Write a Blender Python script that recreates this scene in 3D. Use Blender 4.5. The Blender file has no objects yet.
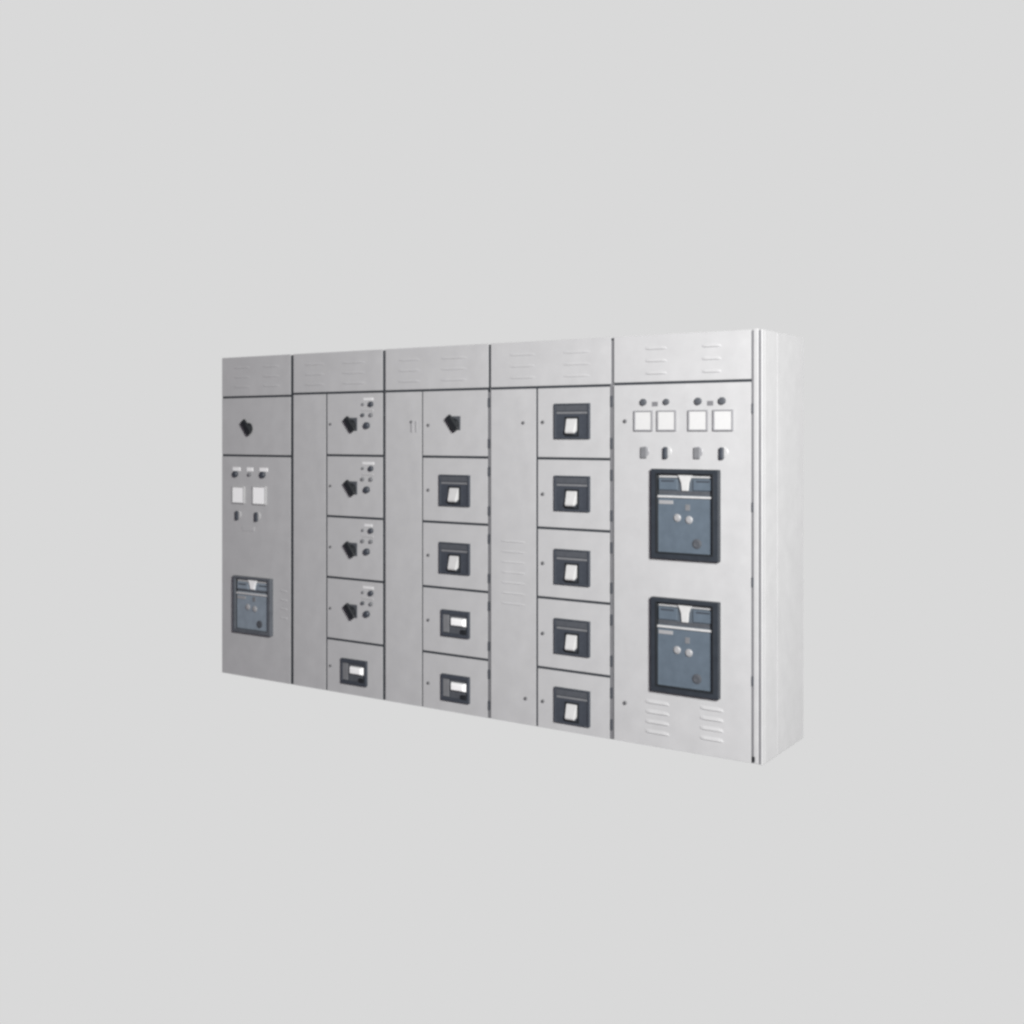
import bpy, bmesh, math, random
from mathutils import Vector, Matrix

random.seed(4)
SC = bpy.context.scene
COL = SC.collection

# ------------------------------------------------------------------ materials
def mat(name, color, rough=0.5, metallic=0.0, bump=0.0, bump_scale=400.0, vary=0.0, vary_scale=6.0, coat=0.0, spec=0.5):
    m = bpy.data.materials.new(name)
    m.use_nodes = True
    nt = m.node_tree
    b = nt.nodes['Principled BSDF']
    b.inputs['Base Color'].default_value = (*color, 1)
    b.inputs['Roughness'].default_value = rough
    b.inputs['Metallic'].default_value = metallic
    b.inputs['Specular IOR Level'].default_value = spec
    b.inputs['Coat Weight'].default_value = coat
    tc = nt.nodes.new('ShaderNodeTexCoord')
    if vary:
        n = nt.nodes.new('ShaderNodeTexNoise')
        n.inputs['Scale'].default_value = vary_scale
        n.inputs['Detail'].default_value = 5
        n.inputs['Roughness'].default_value = 0.62
        nt.links.new(tc.outputs['Object'], n.inputs['Vector'])
        r = nt.nodes.new('ShaderNodeValToRGB')
        r.color_ramp.elements[0].position = 0.3
        r.color_ramp.elements[1].position = 0.7
        r.color_ramp.elements[0].color = (*[c * (1 - vary) for c in color], 1)
        r.color_ramp.elements[1].color = (*[min(1, c * (1 + vary)) for c in color], 1)
        nt.links.new(n.outputs['Fac'], r.inputs['Fac'])
        nt.links.new(r.outputs['Color'], b.inputs['Base Color'])
        mr = nt.nodes.new('ShaderNodeMapRange')
        mr.inputs['To Min'].default_value = rough - 0.06
        mr.inputs['To Max'].default_value = rough + 0.08
        nt.links.new(n.outputs['Fac'], mr.inputs['Value'])
        nt.links.new(mr.outputs['Result'], b.inputs['Roughness'])
    if bump:
        n2 = nt.nodes.new('ShaderNodeTexNoise')
        n2.inputs['Scale'].default_value = bump_scale
        n2.inputs['Detail'].default_value = 3
        nt.links.new(tc.outputs['Object'], n2.inputs['Vector'])
        # broad sheet-metal waviness under the fine powder-coat grain
        n3 = nt.nodes.new('ShaderNodeTexNoise')
        n3.inputs['Scale'].default_value = 5.0
        n3.inputs['Detail'].default_value = 1
        nt.links.new(tc.outputs['Object'], n3.inputs['Vector'])
        b2 = nt.nodes.new('ShaderNodeBump')
        b2.inputs['Strength'].default_value = 0.4
        b2.inputs['Distance'].default_value = 0.012
        nt.links.new(n3.outputs['Fac'], b2.inputs['Height'])
        bp = nt.nodes.new('ShaderNodeBump')
        bp.inputs['Strength'].default_value = bump
        bp.inputs['Distance'].default_value = 0.001
        nt.links.new(n2.outputs['Fac'], bp.inputs['Height'])
        nt.links.new(b2.outputs['Normal'], bp.inputs['Normal'])
        nt.links.new(bp.outputs['Normal'], b.inputs['Normal'])
    return m

PAINT = mat('grey_powder_coat', (0.395, 0.395, 0.397), 0.5, bump=0.25, bump_scale=260, vary=0.035, vary_scale=9, spec=0.35)
SEAL = mat('dark_door_seal', (0.022, 0.026, 0.032), 0.8, vary=0.2, vary_scale=20)
MULL = mat('grey_mullion', (0.15, 0.15, 0.158), 0.55, vary=0.08, vary_scale=14)
HINGE = mat('dark_hinge_metal', (0.05, 0.055, 0.065), 0.45, vary=0.1, vary_scale=40)
BLACK = mat('black_plastic', (0.012, 0.014, 0.016), 0.42, vary=0.15, vary_scale=60)
DARK = mat('charcoal_plastic', (0.040, 0.046, 0.057), 0.45, vary=0.12, vary_scale=30)
DARK2 = mat('slate_plastic', (0.066, 0.071, 0.080), 0.45, vary=0.12, vary_scale=30)
MID = mat('mid_grey_plastic', (0.15, 0.153, 0.16), 0.45, vary=0.1, vary_scale=30)
BLUE = mat('blue_grey_plastic', (0.086, 0.110, 0.136), 0.45, vary=0.08, vary_scale=18)
BLUED = mat('dim_blue_grey_plastic', (0.070, 0.085, 0.102), 0.45, vary=0.12, vary_scale=25)
WHITE = mat('white_plastic', (0.76, 0.76, 0.755), 0.4, vary=0.03, vary_scale=40)
FRAME = mat('dark_breaker_frame', (0.024, 0.029, 0.036), 0.4, vary=0.12, vary_scale=20)
PALEBLUE = mat('pale_blue_grey_plastic', (0.200, 0.236, 0.272), 0.45, vary=0.10, vary_scale=18)  # lighter blue-grey, for the first cabinet's breaker
PALEFRAME = mat('pale_breaker_frame', (0.085, 0.093, 0.105), 0.45, vary=0.15, vary_scale=20)  # lighter frame for that same breaker
LABEL = mat('pale_label_plastic', (0.60, 0.60, 0.60), 0.45, vary=0.05, vary_scale=40)
WHITE_DIM = mat('white_plastic_dimmed', (0.46, 0.46, 0.455), 0.45, vary=0.04, vary_scale=40)  # same white, colour darkened to offset stronger light towards the right
SOFTGREY = mat('soft_grey_plastic', (0.27, 0.27, 0.275), 0.45, vary=0.04, vary_scale=40)
DIAL_DIM = mat('white_meter_dial_dimmed', (0.50, 0.50, 0.495), 0.35, vary=0.02, vary_scale=40)  # white dial, darkened in colour against the bright key on the end cabinet
PALE = mat('pale_grey_plastic', (0.40, 0.40, 0.40), 0.4, vary=0.05, vary_scale=40)
STRIP = mat('brushed_aluminium_strip', (0.44, 0.44, 0.44), 0.45, vary=0.08, vary_scale=30)
METAL = mat('grey_lock_metal', (0.16, 0.16, 0.165), 0.4, vary=0.1, vary_scale=60)
DIAL = mat('white_meter_dial', (0.86, 0.86, 0.855), 0.3, vary=0.015, vary_scale=40)
BEZEL = mat('grey_meter_bezel', (0.23, 0.23, 0.24), 0.4, vary=0.06, vary_scale=40)

# ------------------------------------------------------------------ mesh helpers (coordinates in metres: x along the row, y into the row, z up)
class MB:
    def __init__(self):
        self.bm = bmesh.new()
        self.mats = []
    def mi(self, m):
        if m not in self.mats:
            self.mats.append(m)
        return self.mats.index(m)
    def _take(self, geom_bm, m):
        k = self.mi(m)
        me = bpy.data.meshes.new('tmp')
        for f in geom_bm.faces:
            f.material_index = k
        geom_bm.to_mesh(me)
        geom_bm.free()
        self.bm.from_mesh(me)
        bpy.data.meshes.remove(me)
        return self
    def box(self, m, x0, x1, y0, y1, z0, z1, bev=0.0, seg=2, rot=0.0):
        b = bmesh.new()
        bmesh.ops.create_cube(b, size=1)
        c = Vector(((x0 + x1) / 2, (y0 + y1) / 2, (z0 + z1) / 2))
        d = (x1 - x0, y1 - y0, z1 - z0)
        for v in b.verts:
            v.co = Vector((v.co.x * d[0], v.co.y * d[1], v.co.z * d[2]))
        if bev:
            bmesh.ops.bevel(b, geom=b.edges[:], offset=min(bev, min(d) * 0.45), segments=seg, profile=0.5, affect='EDGES')
        if rot:
            bmesh.ops.rotate(b, verts=b.verts, cent=(0, 0, 0), matrix=Matrix.Rotation(rot, 3, 'Y'))
        for v in b.verts:
            v.co += c
        return self._take(b, m)
    def lathe(self, m, cx, cz, prof, seg=28):
        """prof: list of (radius, y) from the back towards the viewer, closed in front."""
        b = bmesh.new()
        rings = []
        for r, y in prof:
            rings.append([b.verts.new((cx + r * math.cos(2 * math.pi * i / seg), y, cz + r * math.sin(2 * math.pi * i / seg))) for i in range(seg)])
        for a, c in zip(rings, rings[1:]):
            for i in range(seg):
                b.faces.new((a[i], a[(i + 1) % seg], c[(i + 1) % seg], c[i]))
        b.faces.new(rings[-1])
        b.faces.new(list(reversed(rings[0])))
        bmesh.ops.recalc_face_normals(b, faces=b.faces)
        return self._take(b, m)
    def disc(self, m, cx, cz, r, y0, y1, seg=24):
        ch = min(0.003, abs(y1 - y0) * 0.3)
        return self.lathe(m, cx, cz, [(r, y0), (r, y1 + ch), (r - ch, y1)], seg)
    def frame(self, m, x0, x1, z0, z1, tl, tr, tb, tt, y0, y1, bev=0.003):
        """rectangular ring, one closed body"""
        b = bmesh.new()
        o = [(x0, z0), (x1, z0), (x1, z1), (x0, z1)]
        i = [(x0 + tl, z0 + tb), (x1 - tr, z0 + tb), (x1 - tr, z1 - tt), (x0 + tl, z1 - tt)]
        V = {}
        for nm, pts in (('o', o), ('i', i)):
            for k, (x, z) in enumerate(pts):
                for yy in (0, 1):
                    V[nm, k, yy] = b.verts.new((x, (y0, y1)[yy], z))
        for k in range(4):
            j = (k + 1) % 4
            b.faces.new((V['o', k, 0], V['o', j, 0], V['o', j, 1], V['o', k, 1]))
            b.faces.new((V['i', j, 0], V['i', k, 0], V['i', k, 1], V['i', j, 1]))
            b.faces.new((V['o', k, 1], V['o', j, 1], V['i', j, 1], V['i', k, 1]))
            b.faces.new((V['o', j, 0], V['o', k, 0], V['i', k, 0], V['i', j, 0]))
        bmesh.ops.recalc_face_normals(b, faces=b.faces)
        if bev:
            bmesh.ops.bevel(b, geom=b.edges[:], offset=bev, segments=2, profile=0.5, affect='EDGES')
        return self._take(b, m)
    def hood(self, m, x0, x1, z0, z1, out, yf):
        """pressed louvre: a thin hood that swells out of the sheet and ends in a lip facing down"""
        b = bmesh.new()
        n = 10
        top, lip, low = [], [], []
        for k in range(n + 1):
            t = k / n
            x = x0 + (x1 - x0) * t
            e = min(1.0, math.sin(math.pi * t) * 2.2)
            top.append(b.verts.new((x, yf + 0.001, z1)))
            lip.append(b.verts.new((x, yf - out * e, z0 + (z1 - z0) * 0.22)))
            low.append(b.verts.new((x, yf + 0.001, z0)))
        for k in range(n):
            b.faces.new((top[k], top[k + 1], lip[k + 1], lip[k]))
            b.faces.new((lip[k], lip[k + 1], low[k + 1], low[k]))
        bmesh.ops.recalc_face_normals(b, faces=b.faces)
        return self._take(b, m)
    def prism(self, m, pts, y0, y1, bev=0.0):
        """outline pts (x, z) with thickness from y0 to y1"""
        b = bmesh.new()
        f = [b.verts.new((x, y1, z)) for x, z in pts]
        k = [b.verts.new((x, y0, z)) for x, z in pts]
        b.faces.new(f)
        b.faces.new(list(reversed(k)))
        for i in range(len(pts)):
            j = (i + 1) % len(pts)
            b.faces.new((f[i], f[j], k[j], k[i]))
        bmesh.ops.recalc_face_normals(b, faces=b.faces)
        if bev:
            bmesh.ops.bevel(b, geom=b.edges[:], offset=bev, segments=2, profile=0.5, affect='EDGES')
        return self._take(b, m)
    def hull(self, m, pts, bev=0.0):
        b = bmesh.new()
        for p in pts:
            b.verts.new(p)
        bmesh.ops.convex_hull(b, input=b.verts)
        bmesh.ops.dissolve_limit(b, angle_limit=0.02, verts=b.verts, edges=b.edges)
        if bev:
            bmesh.ops.bevel(b, geom=b.edges[:], offset=bev, segments=2, profile=0.5, affect='EDGES')
        return self._take(b, m)
    def build(self, name, parent, label=None):
        """one mesh object, origin at its own middle, under its parent"""
        co = [v.co for v in self.bm.verts]
        lo = Vector([min(c[i] for c in co) for i in range(3)])
        hi = Vector([max(c[i] for c in co) for i in range(3)])
        org = (lo + hi) / 2
        for v in self.bm.verts:
            v.co -= org
        me = bpy.data.meshes.new(name)
        self.bm.to_mesh(me)
        self.bm.free()
        for mm in self.mats:
            me.materials.append(mm)
        for p in me.polygons:
            p.use_smooth = False
        o = bpy.data.objects.new(name, me)
        COL.objects.link(o)
        o.parent = parent
        o.location = org - ORIGIN[parent.name]
        ORIGIN[o.name] = org
        if label:
            o['label'] = label
        return o

ORIGIN = {}
def thing(name, label, cat, loc, group):
    o = bpy.data.objects.new(name, None)
    COL.objects.link(o)
    o.location = loc
    o.empty_display_size = 0.2
    ORIGIN[o.name] = Vector(loc)
    o['label'] = label
    o['category'] = cat
    o['group'] = group
    return o

# ------------------------------------------------------------------ the row of cabinets
H = 2.2          # height of the row
D = 0.605         # depth
FY = -0.014      # front of doors
BY = FY + 0.004     # back of doors; the housing's dark sealing face lies just behind
TOPZ = 1.936     # joint under the head panel
XS = [0.0, 0.675, 1.470, 2.277, 3.092, 3.940]
GRP = 'cabinets of the switchgear row'

def sheet(mb, x0, x1, z0, z1):
    mb.box(PAINT, x0, x1, FY, BY, z0, z1, bev=0.0035, seg=2)

def housing(root, x0, x1):
    m = MB()
    e = 0.002 if x0 > 0 else 0.0
    m.box(PAINT, x0 + e, x1 - e, 0.000, D, 0.0, H - 0.003, bev=0.004)
    m.box(SEAL, x0 + e + (0.004 if x0 > 0 else 0.001), x1 - e - (0.004 if x1 < 3.9 else 0.014), FY + 0.0045, 0.0005, 0.006, H - 0.007)
    return m.build('housing', root)

def head_panel(root, x0, x1, cols, tz=TOPZ, out=0.0028):
    m = MB()
    sheet(m, x0, x1, tz + 0.007, H)
    for (a, b_) in cols:
        for z in (2.130, 2.064, 1.998):
            m.hood(PAINT, a, b_, z - 0.012, z + 0.012, out, FY)
    return m.build('head_panel', root)

def lock(parent, x, z, r=0.012):
    r *= 0.85
    m = MB()
    m.lathe(METAL, x, z, [(r, FY), (r, FY - 0.006), (r * 0.8, FY - 0.009)], 20)
    m.box(BLACK, x - 0.0022, x + 0.0022, FY - 0.0105, FY - 0.0085, z - r * 0.6, z + r * 0.6)
    m.build('lock', parent)

def hinge(parent, x, z, h=0.055, w=0.013):
    m = MB()
    m.box(HINGE, x - w / 2, x + w / 2, FY - 0.004, FY + 0.008, z - h / 2, z + h / 2, bev=0.003)
    m.build('hinge', parent)

def knob(door, x, z, k_=1.0, plated=True):
    """big black rotary handle on a square dark plate, the grip turned aslant"""
    if plated:
        p = MB()
        p.box(DARK2, x - 0.036, x + 0.044, FY - 0.005, FY + 0.001, z - 0.042, z + 0.042, bev=0.003)
        p.build('switch_plate', door)
    k = MB()
    y0 = FY - 0.004
    k.lathe(BLACK, x, z - 0.008 * k_, [(0.037 * k_, y0), (0.036 * k_, y0 - 0.008), (0.029 * k_, y0 - 0.011), (0.027 * k_, y0 - 0.018), (0.022 * k_, y0 - 0.020)], 32)
    k.box(BLACK, x - 0.056 * k_, x + 0.050 * k_, y0 - 0.030, y0 - 0.009, z - 0.021 * k_, z + 0.021 * k_, bev=0.007, seg=3, rot=math.radians(52))
    k.build('rotary_handle', door)

def dot(door, name, x, z, r, m_, out=0.014, ring=None):
    m = MB()
    if ring:
        m.lathe(ring, x, z, [(r * 1.35, FY + 0.001), (r * 1.35, FY - 0.003), (r * 1.2, FY - 0.005)], 24)
    m.lathe(m_, x, z, [(r, FY + 0.001), (r, FY - out * 0.7), (r * 0.82, FY - out * 0.93), (r * 0.4, FY - out)], 24)
    m.build(name, door)

def plate(door, x, z, w, h, m_, name='label_plate'):
    m = MB()
    m.box(m_, x - w / 2, x + w / 2, FY - 0.003, FY + 0.001, z - h / 2, z + h / 2, bev=0.001, seg=1)
    m.build(name, door)

def moulded_breaker(door, xc, zc, w=0.222, h=0.188):
    """upright breaker front: dark escutcheon, pale rating line, white toggle hanging down"""
    x0, x1, z0, z1 = xc - w / 2, xc + w / 2, zc - h / 2, zc + h / 2
    m = MB()
    m.frame(DARK, x0, x1, z0, z1, 0.010, 0.012, 0.010, 0.008, FY + 0.001, FY - 0.016, bev=0.0025)
    m.build('escutcheon', door)
    f = MB()
    f.box(DARK, x0 + 0.009, x1 - 0.011, FY - 0.008, FY + 0.001, z0 + 0.009, z1 - 0.007)
    zt = z1 - h * 0.215
    f.box(DARK2, x0 + 0.0105, x1 - 0.0125, FY - 0.012, FY - 0.007, zt, z1 - 0.0085, bev=0.0015, seg=1)
    f.build('breaker_face', door)
    l = MB()
    l.box(MID, x0 + 0.014, x1 - 0.016, FY - 0.0105, FY - 0.007, zt - 0.016, zt - 0.004, bev=0.001, seg=1)
    l.build('rating_strip', door)
    s = MB()
    hz = zc - h * 0.13
    s.frame(BLACK, xc - 0.045, xc + 0.045, hz - 0.060, hz + 0.050, 0.010, 0.010, 0.008, 0.008, FY - 0.007, FY - 0.012, bev=0.001)
    s.build('toggle_slot', door)
    t = MB()
    a, b_ = 0.034, 0.029
    y1, y2 = FY - 0.009, FY - 0.040
    zt2, zb = hz + 0.041, hz - 0.044
    t.hull(WHITE_DIM, [(xc - a, y1, zt2), (xc + a, y1, zt2), (xc - a, y1 - 0.006, zt2 - 0.004), (xc + a, y1 - 0.006, zt2 - 0.004),
                   (xc - b_, y2, zb + 0.010), (xc + b_, y2, zb + 0.010), (xc - b_, y2 + 0.006, zb), (xc + b_, y2 + 0.006, zb),
                   (xc - a, y1, zb + 0.014), (xc + a, y1, zb + 0.014)], bev=0.003)
    t.build('toggle', door)

def flat_breaker(door, xc, zc, w=0.206, h=0.158):
    """low breaker front: dark frame, grey face, white crosswise toggle and a black trip button"""
    x0, x1, z0, z1 = xc - w / 2, xc + w / 2, zc - h / 2, zc + h / 2
    m = MB()
    m.frame(DARK, x0, x1, z0, z1, 0.012, 0.016, 0.022, 0.026, FY + 0.001, FY - 0.018, bev=0.0025)
    m.build('escutcheon', door)
    f = MB()
    f.box(DARK2, x0 + 0.011, x1 - 0.015, FY - 0.008, FY + 0.001, z0 + 0.021, z1 - 0.025)
    f.box(MID, x0 + 0.0135, x0 + 0.056, FY - 0.013, FY - 0.007, z0 + 0.024, z1 - 0.028, bev=0.0015, seg=1)
    f.build('breaker_face', door)
    t = MB()
    tz = zc + 0.012
    tx = xc + 0.024
    t.hull(WHITE, [(tx - 0.058, FY - 0.008, tz - 0.026), (tx + 0.058, FY - 0.008, tz - 0.026), (tx - 0.058, FY - 0.008, tz + 0.026), (tx + 0.058, FY - 0.008, tz + 0.026),
                   (tx - 0.044, FY - 0.030, tz - 0.018), (tx + 0.044, FY - 0.030, tz - 0.018), (tx - 0.044, FY - 0.030, tz + 0.018), (tx + 0.044, FY - 0.030, tz + 0.018)], bev=0.004)
    t.build('toggle', door)
    b = MB()
    b.box(BLACK, x1 - 0.060, x1 - 0.020, FY - 0.020, FY - 0.007, z0 + 0.020, z0 + 0.048, bev=0.003)
    b.build('trip_button', door)

def meter(door, x, z, w=0.106, BEZEL=BEZEL, DIAL=DIAL):
    m = MB()
    m.frame(BEZEL, x - w / 2, x + w / 2, z - w / 2, z + w / 2, 0.008, 0.008, 0.008, 0.008, FY + 0.001, FY - 0.012, bev=0.002)
    m.build('meter_bezel', door)
    d = MB()
    d.box(DIAL, x - w / 2 + 0.009, x + w / 2 - 0.009, FY - 0.008, FY + 0.001, z - w / 2 + 0.007, z + w / 2 - 0.007)
    d.build('meter_dial', door)

def lever_switch(door, x, z, dark=True):
    m = MB()
    m.lathe(PALE if dark else BEZEL, x + 0.004, z + 0.006, [(0.027, FY + 0.001), (0.027, FY - 0.003), (0.024, FY - 0.005)], 28)
    m.build('switch_rosette', door)
    k = MB()
    if dark:
        k.box(DARK, x - 0.011, x + 0.011, FY - 0.022, FY - 0.004, z - 0.031, z + 0.031, bev=0.005)
    else:
        k.box(MID, x - 0.018, x + 0.018, FY - 0.012, FY - 0.004, z - 0.030, z + 0.030, bev=0.005)
    k.build('switch_lever', door)

def air_breaker(root, x0, x1, z0, z1, FRAME=FRAME, BLUE=BLUE, BLUED=BLUED, HANDLE=WHITE_DIM, STRIP=STRIP, edge=0.036, rev=0.0312):
    """drawn-out power breaker front in its deep dark door frame"""
    w, h = x1 - x0, z1 - z0
    m = MB()
    m.frame(FRAME, x0, x1, z0, z1, edge, edge, edge - 0.002, edge - 0.010, FY + 0.001, FY - 0.030, bev=0.004)
    cb = m.build('circuit_breaker', root)
    ix0, ix1, iz0, iz1 = x0 + edge - 0.001, x1 - edge + 0.001, z0 + edge - 0.003, z1 - edge + 0.011
    iw, ih = ix1 - ix0, iz1 - iz0
    zs = iz1 - ih * 0.29                       # bright strip
    f = MB()
    f.box(BLUE, ix0, ix1, FY - 0.012, FY + 0.001, iz0, zs - 0.006)
    f.build('breaker_face', cb)
    u = MB()
    u.box(BLUED, ix0, ix1, FY - 0.007, FY + 0.001, zs + 0.006, iz1)
    u.box(BLUE, ix0 + 0.006, ix0 + iw * 0.36, FY - 0.015, FY - 0.006, zs + ih * 0.085, iz1 - 0.028, bev=0.003)
    u.box(BLUE, ix1 - iw * 0.36, ix1 - 0.006, FY - 0.015, FY - 0.006, zs + ih * 0.085, iz1 - 0.028, bev=0.003)
    u.box(DARK2, ix0 + 0.004, ix1 - 0.004, FY - 0.009, FY - 0.006, zs + 0.012, zs + ih * 0.075, bev=0.001, seg=1)
    u.box(DARK, ix0 + 0.020, ix0 + iw * 0.30, FY - 0.0165, FY - 0.014, iz1 - 0.042, iz1 - 0.034)
    u.box(DARK, ix1 - iw * 0.30, ix1 - 0.020, FY - 0.0165, FY - 0.014, iz1 - 0.042, iz1 - 0.034)
    u.build('arc_chute_cover', cb)
    v = MB()  # black ring that darkens the frame's inner edges
    v.frame(BLACK, ix0 - 0.006, ix1 + 0.006, iz0 - 0.006, iz1 + 0.004, 0.0085, 0.0085, 0.0085, 0.0065, FY - 0.006, FY - rev, bev=0.001)
    v.build('inner_reveal', cb)
    s = MB()
    s.box(STRIP, ix0 + 0.001, ix1 - 0.001, FY - 0.022, FY + 0.001, zs - 0.006, zs + 0.006, bev=0.003)
    s.build('trim_strip', cb)
    t = MB()
    xc = (ix0 + ix1) / 2
    zt = iz1 - 0.004
    t.prism(HANDLE, [(xc - 0.044, zt), (xc + 0.044, zt), (xc + 0.032, zt - 0.018), (xc + 0.022, zt - 0.045), (xc + 0.018, zs + 0.032), (xc - 0.018, zs + 0.032), (xc - 0.022, zt - 0.045), (xc - 0.032, zt - 0.018)],
            FY - 0.006, FY - 0.020, bev=0.003)
    t.build('charging_handle', cb)
    r = MB()
    r.box(PALE, ix0 + 0.005, ix1 - 0.005, FY - 0.0105, FY - 0.006, iz1 - 0.020, iz1 - 0.009, bev=0.001, seg=1)
    r.build('top_rail', cb)
    l = MB()
    l.box(SOFTGREY, ix0 + 0.006, ix0 + iw * 0.28, FY - 0.0145, FY - 0.011, zs - 0.040, zs - 0.020, bev=0.001, seg=1)
    l.build('rating_plate', cb)
    bz = iz0 + ih * 0.435
    for dx, dz in ((-0.045, 0.004), (0.022, -0.004)):
        b = MB()
        b.lathe(SOFTGREY, xc + dx, bz + dz, [(0.020, FY - 0.011), (0.021, FY - 0.015), (0.016, FY - 0.018), (0.015, FY - 0.021), (0.009, FY - 0.022)], 24)
        b.build('push_button', cb)
    k = MB()
    k.box(MID, xc + 0.000, xc + 0.026, FY - 0.0145, FY - 0.011, bz + 0.044, bz + 0.076, bev=0.001, seg=1)
    k.build('position_flag', cb)
    g = MB()
    g.lathe(DARK2, ix0 + iw * 0.71, iz0 + ih * 0.13, [(0.026, FY - 0.011), (0.026, FY - 0.015), (0.015, FY - 0.018), (0.012, FY - 0.017)], 24)
    g.build('key_lock', cb)
    return cb

def door(root, x0, x1, z0, z1, name='compartment_door', extra=None):
    m = MB()
    sheet(m, x0, x1, z0, z1)
    if extra:
        extra(m)
    return m.build(name, root)

def cover(root, x0, x1, z0, z1, slits=()):
    m = MB()
    sheet(m, x0, x1, z0, z1)
    for z in slits:
        m.hood(PAINT, x0 + 0.07, x1 - 0.07, z - 0.007, z + 0.007, 0.004, FY)
    return m.build('cable_cover', root)

def root_at(i, label):
    x0, x1 = XS[i], XS[i + 1]
    r = thing('switchgear_cabinet', label, 'electrical cabinet', ((x0 + x1) / 2, D / 2, 0), GRP)
    housing(r, x0, x1)
    return r

G = 0.014        # joint width between doors
Z0 = 0.004

# --- first cabinet: narrow, one knob door over a tall breaker door
c = root_at(0, 'narrow dark grey end cabinet with one knob, two small meters and a single blue-grey breaker')
x0, x1 = XS[0], XS[1] - 0.013
head_panel(c, x0, x1, [(0.12, 0.28), (0.40, 0.56)], 1.924)
d = door(c, x0, x1, 1.528, 1.917)
knob(d, 0.268, 1.715, 1.08, False)
def side_slits(m):
    for z in (0.62, 0.56, 0.50, 0.44):
        m.hood(PAINT, 0.565, 0.635, z - 0.008, z + 0.008, 0.004, FY)
d = door(c, x0, x1, Z0, 1.514, 'breaker_door', side_slits)
for x, w in ((0.147, 0.075), (0.278, 0.060), (0.410, 0.078)):
    plate(d, x, 1.427, w, 0.026, WHITE)
dot(d, 'push_button', 0.140, 1.393, 0.022, DARK, 0.020)
dot(d, 'push_button', 0.278, 1.393, 0.013, MID, 0.016)
dot(d, 'push_button', 0.405, 1.393, 0.023, DARK, 0.020)
meter(d, 0.170, 1.250, 0.118, PALE)
meter(d, 0.374, 1.252, 0.126, PALE)
lever_switch(d, 0.162, 1.108)
lever_switch(d, 0.350, 1.106)
plate(d, 0.262, 1.020, 0.12, 0.030, PAINT, 'name_plate')
air_breaker(c, 0.135, 0.500, 0.308, 0.694, PALEFRAME, PALEBLUE, PALEBLUE, WHITE, STRIP, 0.028, 0.020)

# --- second cabinet: cable cover, four knob doors, one breaker door
ZC = [TOPZ - 0.007, 1.532, 1.137, 0.742, 0.344]
def compartments(c, i, xs, xe, joint=G):
    """the five doors from top to bottom"""
    out = []
    for k in range(5):
        zt = ZC[k] if k == 0 else ZC[k] - joint / 2
        zb = ZC[k + 1] + joint / 2 if k < 4 else Z0
        out.append((door(c, xs, xe, zb, zt), zb, zt))
    return out

c = root_at(1, 'grey cabinet with four black rotary knob doors stacked above one small breaker door')
x0, x1 = XS[1] + 0.012, XS[2] - 0.012
head_panel(c, x0, x1, [(x0 + 0.10, x0 + 0.28), (x0 + 0.43, x0 + 0.63)])
cover(c, x0, 0.978, Z0, TOPZ - 0.007)
for k, (d, zb, zt) in enumerate(compartments(c, 1, 0.990, x1)):
    if k < 4:
        zk = (1.732, 1.326, 0.934, 0.540)[k]
        knob(d, 1.205, zk)
        plate(d, 1.340, zk + 0.158, (0.080, 0.098, 0.066, 0.088)[k], 0.017, LABEL)
        dot(d, 'indicator_lamp', 1.297, zk + 0.126, 0.009, MID, 0.010)
        dot(d, 'indicator_lamp', 1.366, zk + 0.126, 0.017, DARK, 0.018)
        dot(d, 'push_button', 1.297, zk + 0.058, 0.012, DARK2 if k % 3 == 0 else MID, 0.014)
        dot(d, 'push_button', 1.366, zk + 0.058, 0.013, MID, 0.014)
        plate(d, 1.335, zk + 0.088, 0.095, 0.010, PALE)
        dot(d, 'selector_switch', 1.333, zk - 0.008, 0.021, DARK, 0.022)
    else:
        flat_breaker(d, 1.228, 0.153, 0.214, 0.160)
    lock(d, 1.022, (zb + zt) / 2, 0.010)

# --- third cabinet: cable cover, knob door, two upright and two low breakers
c = root_at(2, 'grey cabinet with one knob door above two upright and two low breaker doors')
x0, x1 = XS[2] + 0.011, XS[3] - 0.019
head_panel(c, x0, x1 + 0.006, [(x0 + 0.10, x0 + 0.28), (x0 + 0.43, x0 + 0.63)])
cv = cover(c, x0, 1.768, Z0, TOPZ - 0.007)
lock(cv, 1.690, 1.745, 0.010)
plate(cv, 1.690, 1.715, 0.016, 0.070, SOFTGREY, 'pull_handle')
plate(cv, 1.725, 1.715, 0.012, 0.070, SOFTGREY, 'latch_plate')
mu = MB(); mu.box(MULL, XS[3] - 0.0165, XS[3] - 0.004, FY + 0.003, FY + 0.012, 0.008, TOPZ - 0.02); mu.build('mullion', c)
for k, (d, zb, zt) in enumerate(compartments(c, 2, 1.777, x1)):
    if k == 0:
        knob(d, 2.018, 1.735)
    elif k < 3:
        moulded_breaker(d, 2.022, (None, 1.332, 0.926)[k], 0.224, 0.188)
    else:
        flat_breaker(d, 2.030, (0.536, 0.150)[k - 3], 0.206, 0.158)
    lock(d, 1.822, (1.724, 1.330, 0.934, 0.540, 0.157)[k], 0.011)
    for z in (zb + 0.075, zt - 0.075):
        hinge(d, x1 + 0.0085, z)

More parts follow.
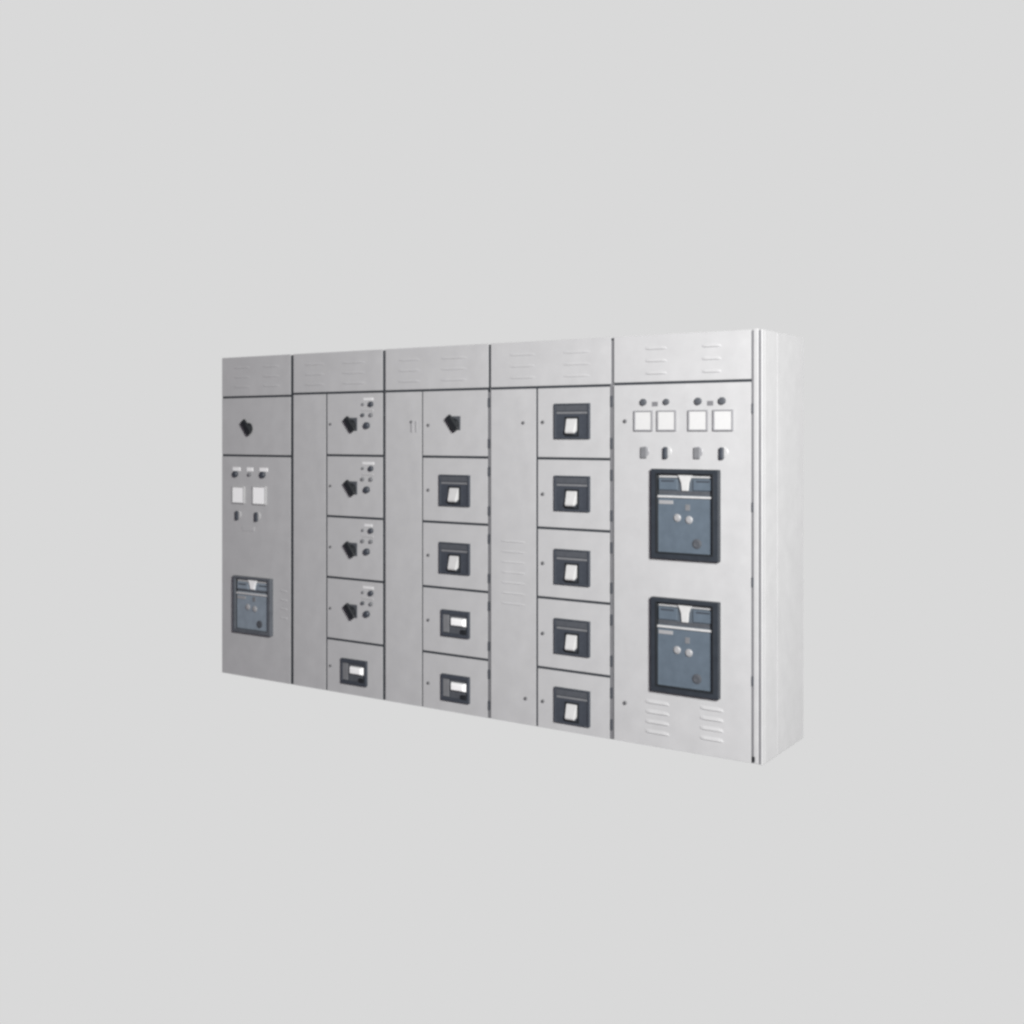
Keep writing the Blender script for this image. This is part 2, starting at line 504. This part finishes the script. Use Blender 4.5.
# --- fourth cabinet: cable cover, five upright breakers
c = root_at(3, 'light grey cabinet with five matching breaker doors, each with a white upright toggle')
x0, x1 = XS[3] + 0.004, XS[4] - 0.022
head_panel(c, x0, x1 + 0.008, [(x0 + 0.13, x0 + 0.31), (x0 + 0.49, x0 + 0.67)])
cv = cover(c, x0, 2.594, Z0, TOPZ - 0.007, [1.05 - 0.06 * k for k in range(7)])
lock(cv, 2.510, 1.735, 0.011)
lock(cv, 2.526, 0.155, 0.012)
mu = MB(); mu.box(MULL, XS[4] - 0.020, XS[4] - 0.004, FY + 0.003, FY + 0.012, 0.008, H - 0.02); mu.build('mullion', c)
for k, (d, zb, zt) in enumerate(compartments(c, 3, 2.606, x1)):
    moulded_breaker(d, 2.836, (1.742, 1.338, 0.926, 0.536, 0.150)[k], 0.228, 0.198)
    lock(d, 2.642, (1.738, 1.330, 0.938, 0.540, 0.155)[k], 0.012)
    for z in (zb + 0.08, zt - 0.08):
        hinge(d, x1 + 0.010, z, 0.06, 0.014)

# --- fifth cabinet: tall door with meters and two power breakers, open end with its corner post
c = root_at(4, 'pale end cabinet with four square meters above two large blue-grey breakers')
x0, x1 = XS[4] + 0.004, 3.882
head_panel(c, x0, x1, [(3.285, 3.415), (3.612, 3.722)], TOPZ + 0.006, 0.0045)
def floor_slits(m):
    for z in (0.243, 0.190, 0.137, 0.084):
        m.hood(PAINT, 3.285, 3.430, z - 0.014, z + 0.013, 0.006, FY)
    for z in (0.252, 0.200, 0.148, 0.096):
        m.hood(PAINT, 3.600, 3.735, z - 0.014, z + 0.013, 0.006, FY)
d = door(c, x0, x1, Z0, TOPZ + 0.006 - 0.007, 'breaker_door', floor_slits)
for x, r in ((3.277, 0.018), (3.412, 0.016), (3.594, 0.019), (3.727, 0.019)):
    dot(d, 'indicator_lamp', x, 1.841, r, DARK2, 0.016, ring=None)
for x in (3.344, 3.660):
    plate(d, x, 1.830, 0.034, 0.024, MULL)
for x in (3.277, 3.414, 3.593, 3.733):
    meter(d, x, 1.741, 0.110, BEZEL, DIAL_DIM)
for x, dk in ((3.280, False), (3.411, True), (3.588, False), (3.728, True)):
    lever_switch(d, x, 1.571, dk)
lock(d, 3.166, 1.740, 0.013)
lock(d, 3.166, 0.215, 0.013)
air_breaker(c, 3.332, 3.718, 1.012, 1.486)
air_breaker(c, 3.330, 3.718, 0.307, 0.806)
p = MB()
p.box(PAINT, 3.893, 3.920, FY, 0.004, Z0, H + 0.004, bev=0.004)
p.box(MULL, 3.8835, 3.9295, FY + 0.0035, FY + 0.0065, 0.006, H - 0.006)
post = p.build('corner_post', c)
for z in (1.80, 1.30, 0.92, 0.42):
    hinge(d, 3.888, z, 0.05, 0.010)
b = MB(); b.box(BLACK, 3.888, 3.902, FY - 0.006, FY + 0.002, 0.012, 0.040, bev=0.003); b.build('foot_bolt', post)
s = MB()
s.box(PAINT, 3.930, 3.9405, FY + 0.002, D, 0.0, H, bev=0.004)
s.box(PAINT, 3.938, 3.9418, 0.020, 0.195, 0.004, H - 0.004, bev=0.0015)
s.box(PAINT, 3.938, 3.9418, 0.199, D - 0.004, 0.004, H - 0.004, bev=0.0015)
s.build('side_panel', c)

# ------------------------------------------------------------------ light: plain pale-grey world behind, world darkened in front to deepen shading, one big softbox
w = bpy.data.worlds.new('World')
SC.world = w
w.use_nodes = True
nt = w.node_tree
bg = nt.nodes['Background']
tc = nt.nodes.new('ShaderNodeTexCoord')
sep = nt.nodes.new('ShaderNodeSeparateXYZ')
nt.links.new(tc.outputs['Generated'], sep.inputs[0])
mr = nt.nodes.new('ShaderNodeMapRange')
mr.interpolation_type = 'SMOOTHSTEP'
mr.inputs['From Min'].default_value = -0.30
mr.inputs['From Max'].default_value = 0.10
nt.links.new(sep.outputs['Y'], mr.inputs['Value'])
mx = nt.nodes.new('ShaderNodeMix')
mx.data_type = 'RGBA'
mx.inputs['A'].default_value = (0.094, 0.078, 0.106, 1)
BGV = 0.6939
mx.inputs['B'].default_value = (BGV, BGV, BGV, 1)
nt.links.new(mr.outputs['Result'], mx.inputs['Factor'])
nt.links.new(mx.outputs['Result'], bg.inputs['Color'])
bg.inputs['Strength'].default_value = 1.0

def softbox(name, loc, target, size, power, color):
    l = bpy.data.lights.new(name, 'AREA')
    l.shape = 'SQUARE'
    l.size = size
    l.energy = power
    l.color = color
    o = bpy.data.objects.new(name, l)
    COL.objects.link(o)
    o.location = loc
    o.rotation_euler = (Vector(target) - Vector(loc)).to_track_quat('-Z', 'Y').to_euler()
    return o
softbox('key_softbox', (8.3, -5.5, 3.5), (3.4, 0.0, 1.35), 1.6, 1375, (1.0, 1.0, 0.99))

# ------------------------------------------------------------------ camera
cam = bpy.data.cameras.new('Camera')
co = bpy.data.objects.new('Camera', cam)
COL.objects.link(co)
co.location = (5.990, -5.387, 1.673)
co.rotation_euler = (math.radians(90), 0, math.radians(33.53))
cam.sensor_width = 36
cam.lens = 36 * 1115 / 1024
cam.shift_y = -78.5 / 1024
cam.clip_end = 200
SC.camera = co

SC.view_settings.view_transform = 'Standard'
SC.view_settings.look = 'None'
SC.view_settings.exposure = 0
SC.view_settings.gamma = 1
SC.view_settings.use_curve_mapping = False
SC.render.film_transparent = False
SC.render.filter_size = 2.0
SC.cycles.pixel_filter_type = 'BLACKMAN_HARRIS'
SC.cycles.filter_width = 2.8
SC.cycles.use_denoising = True
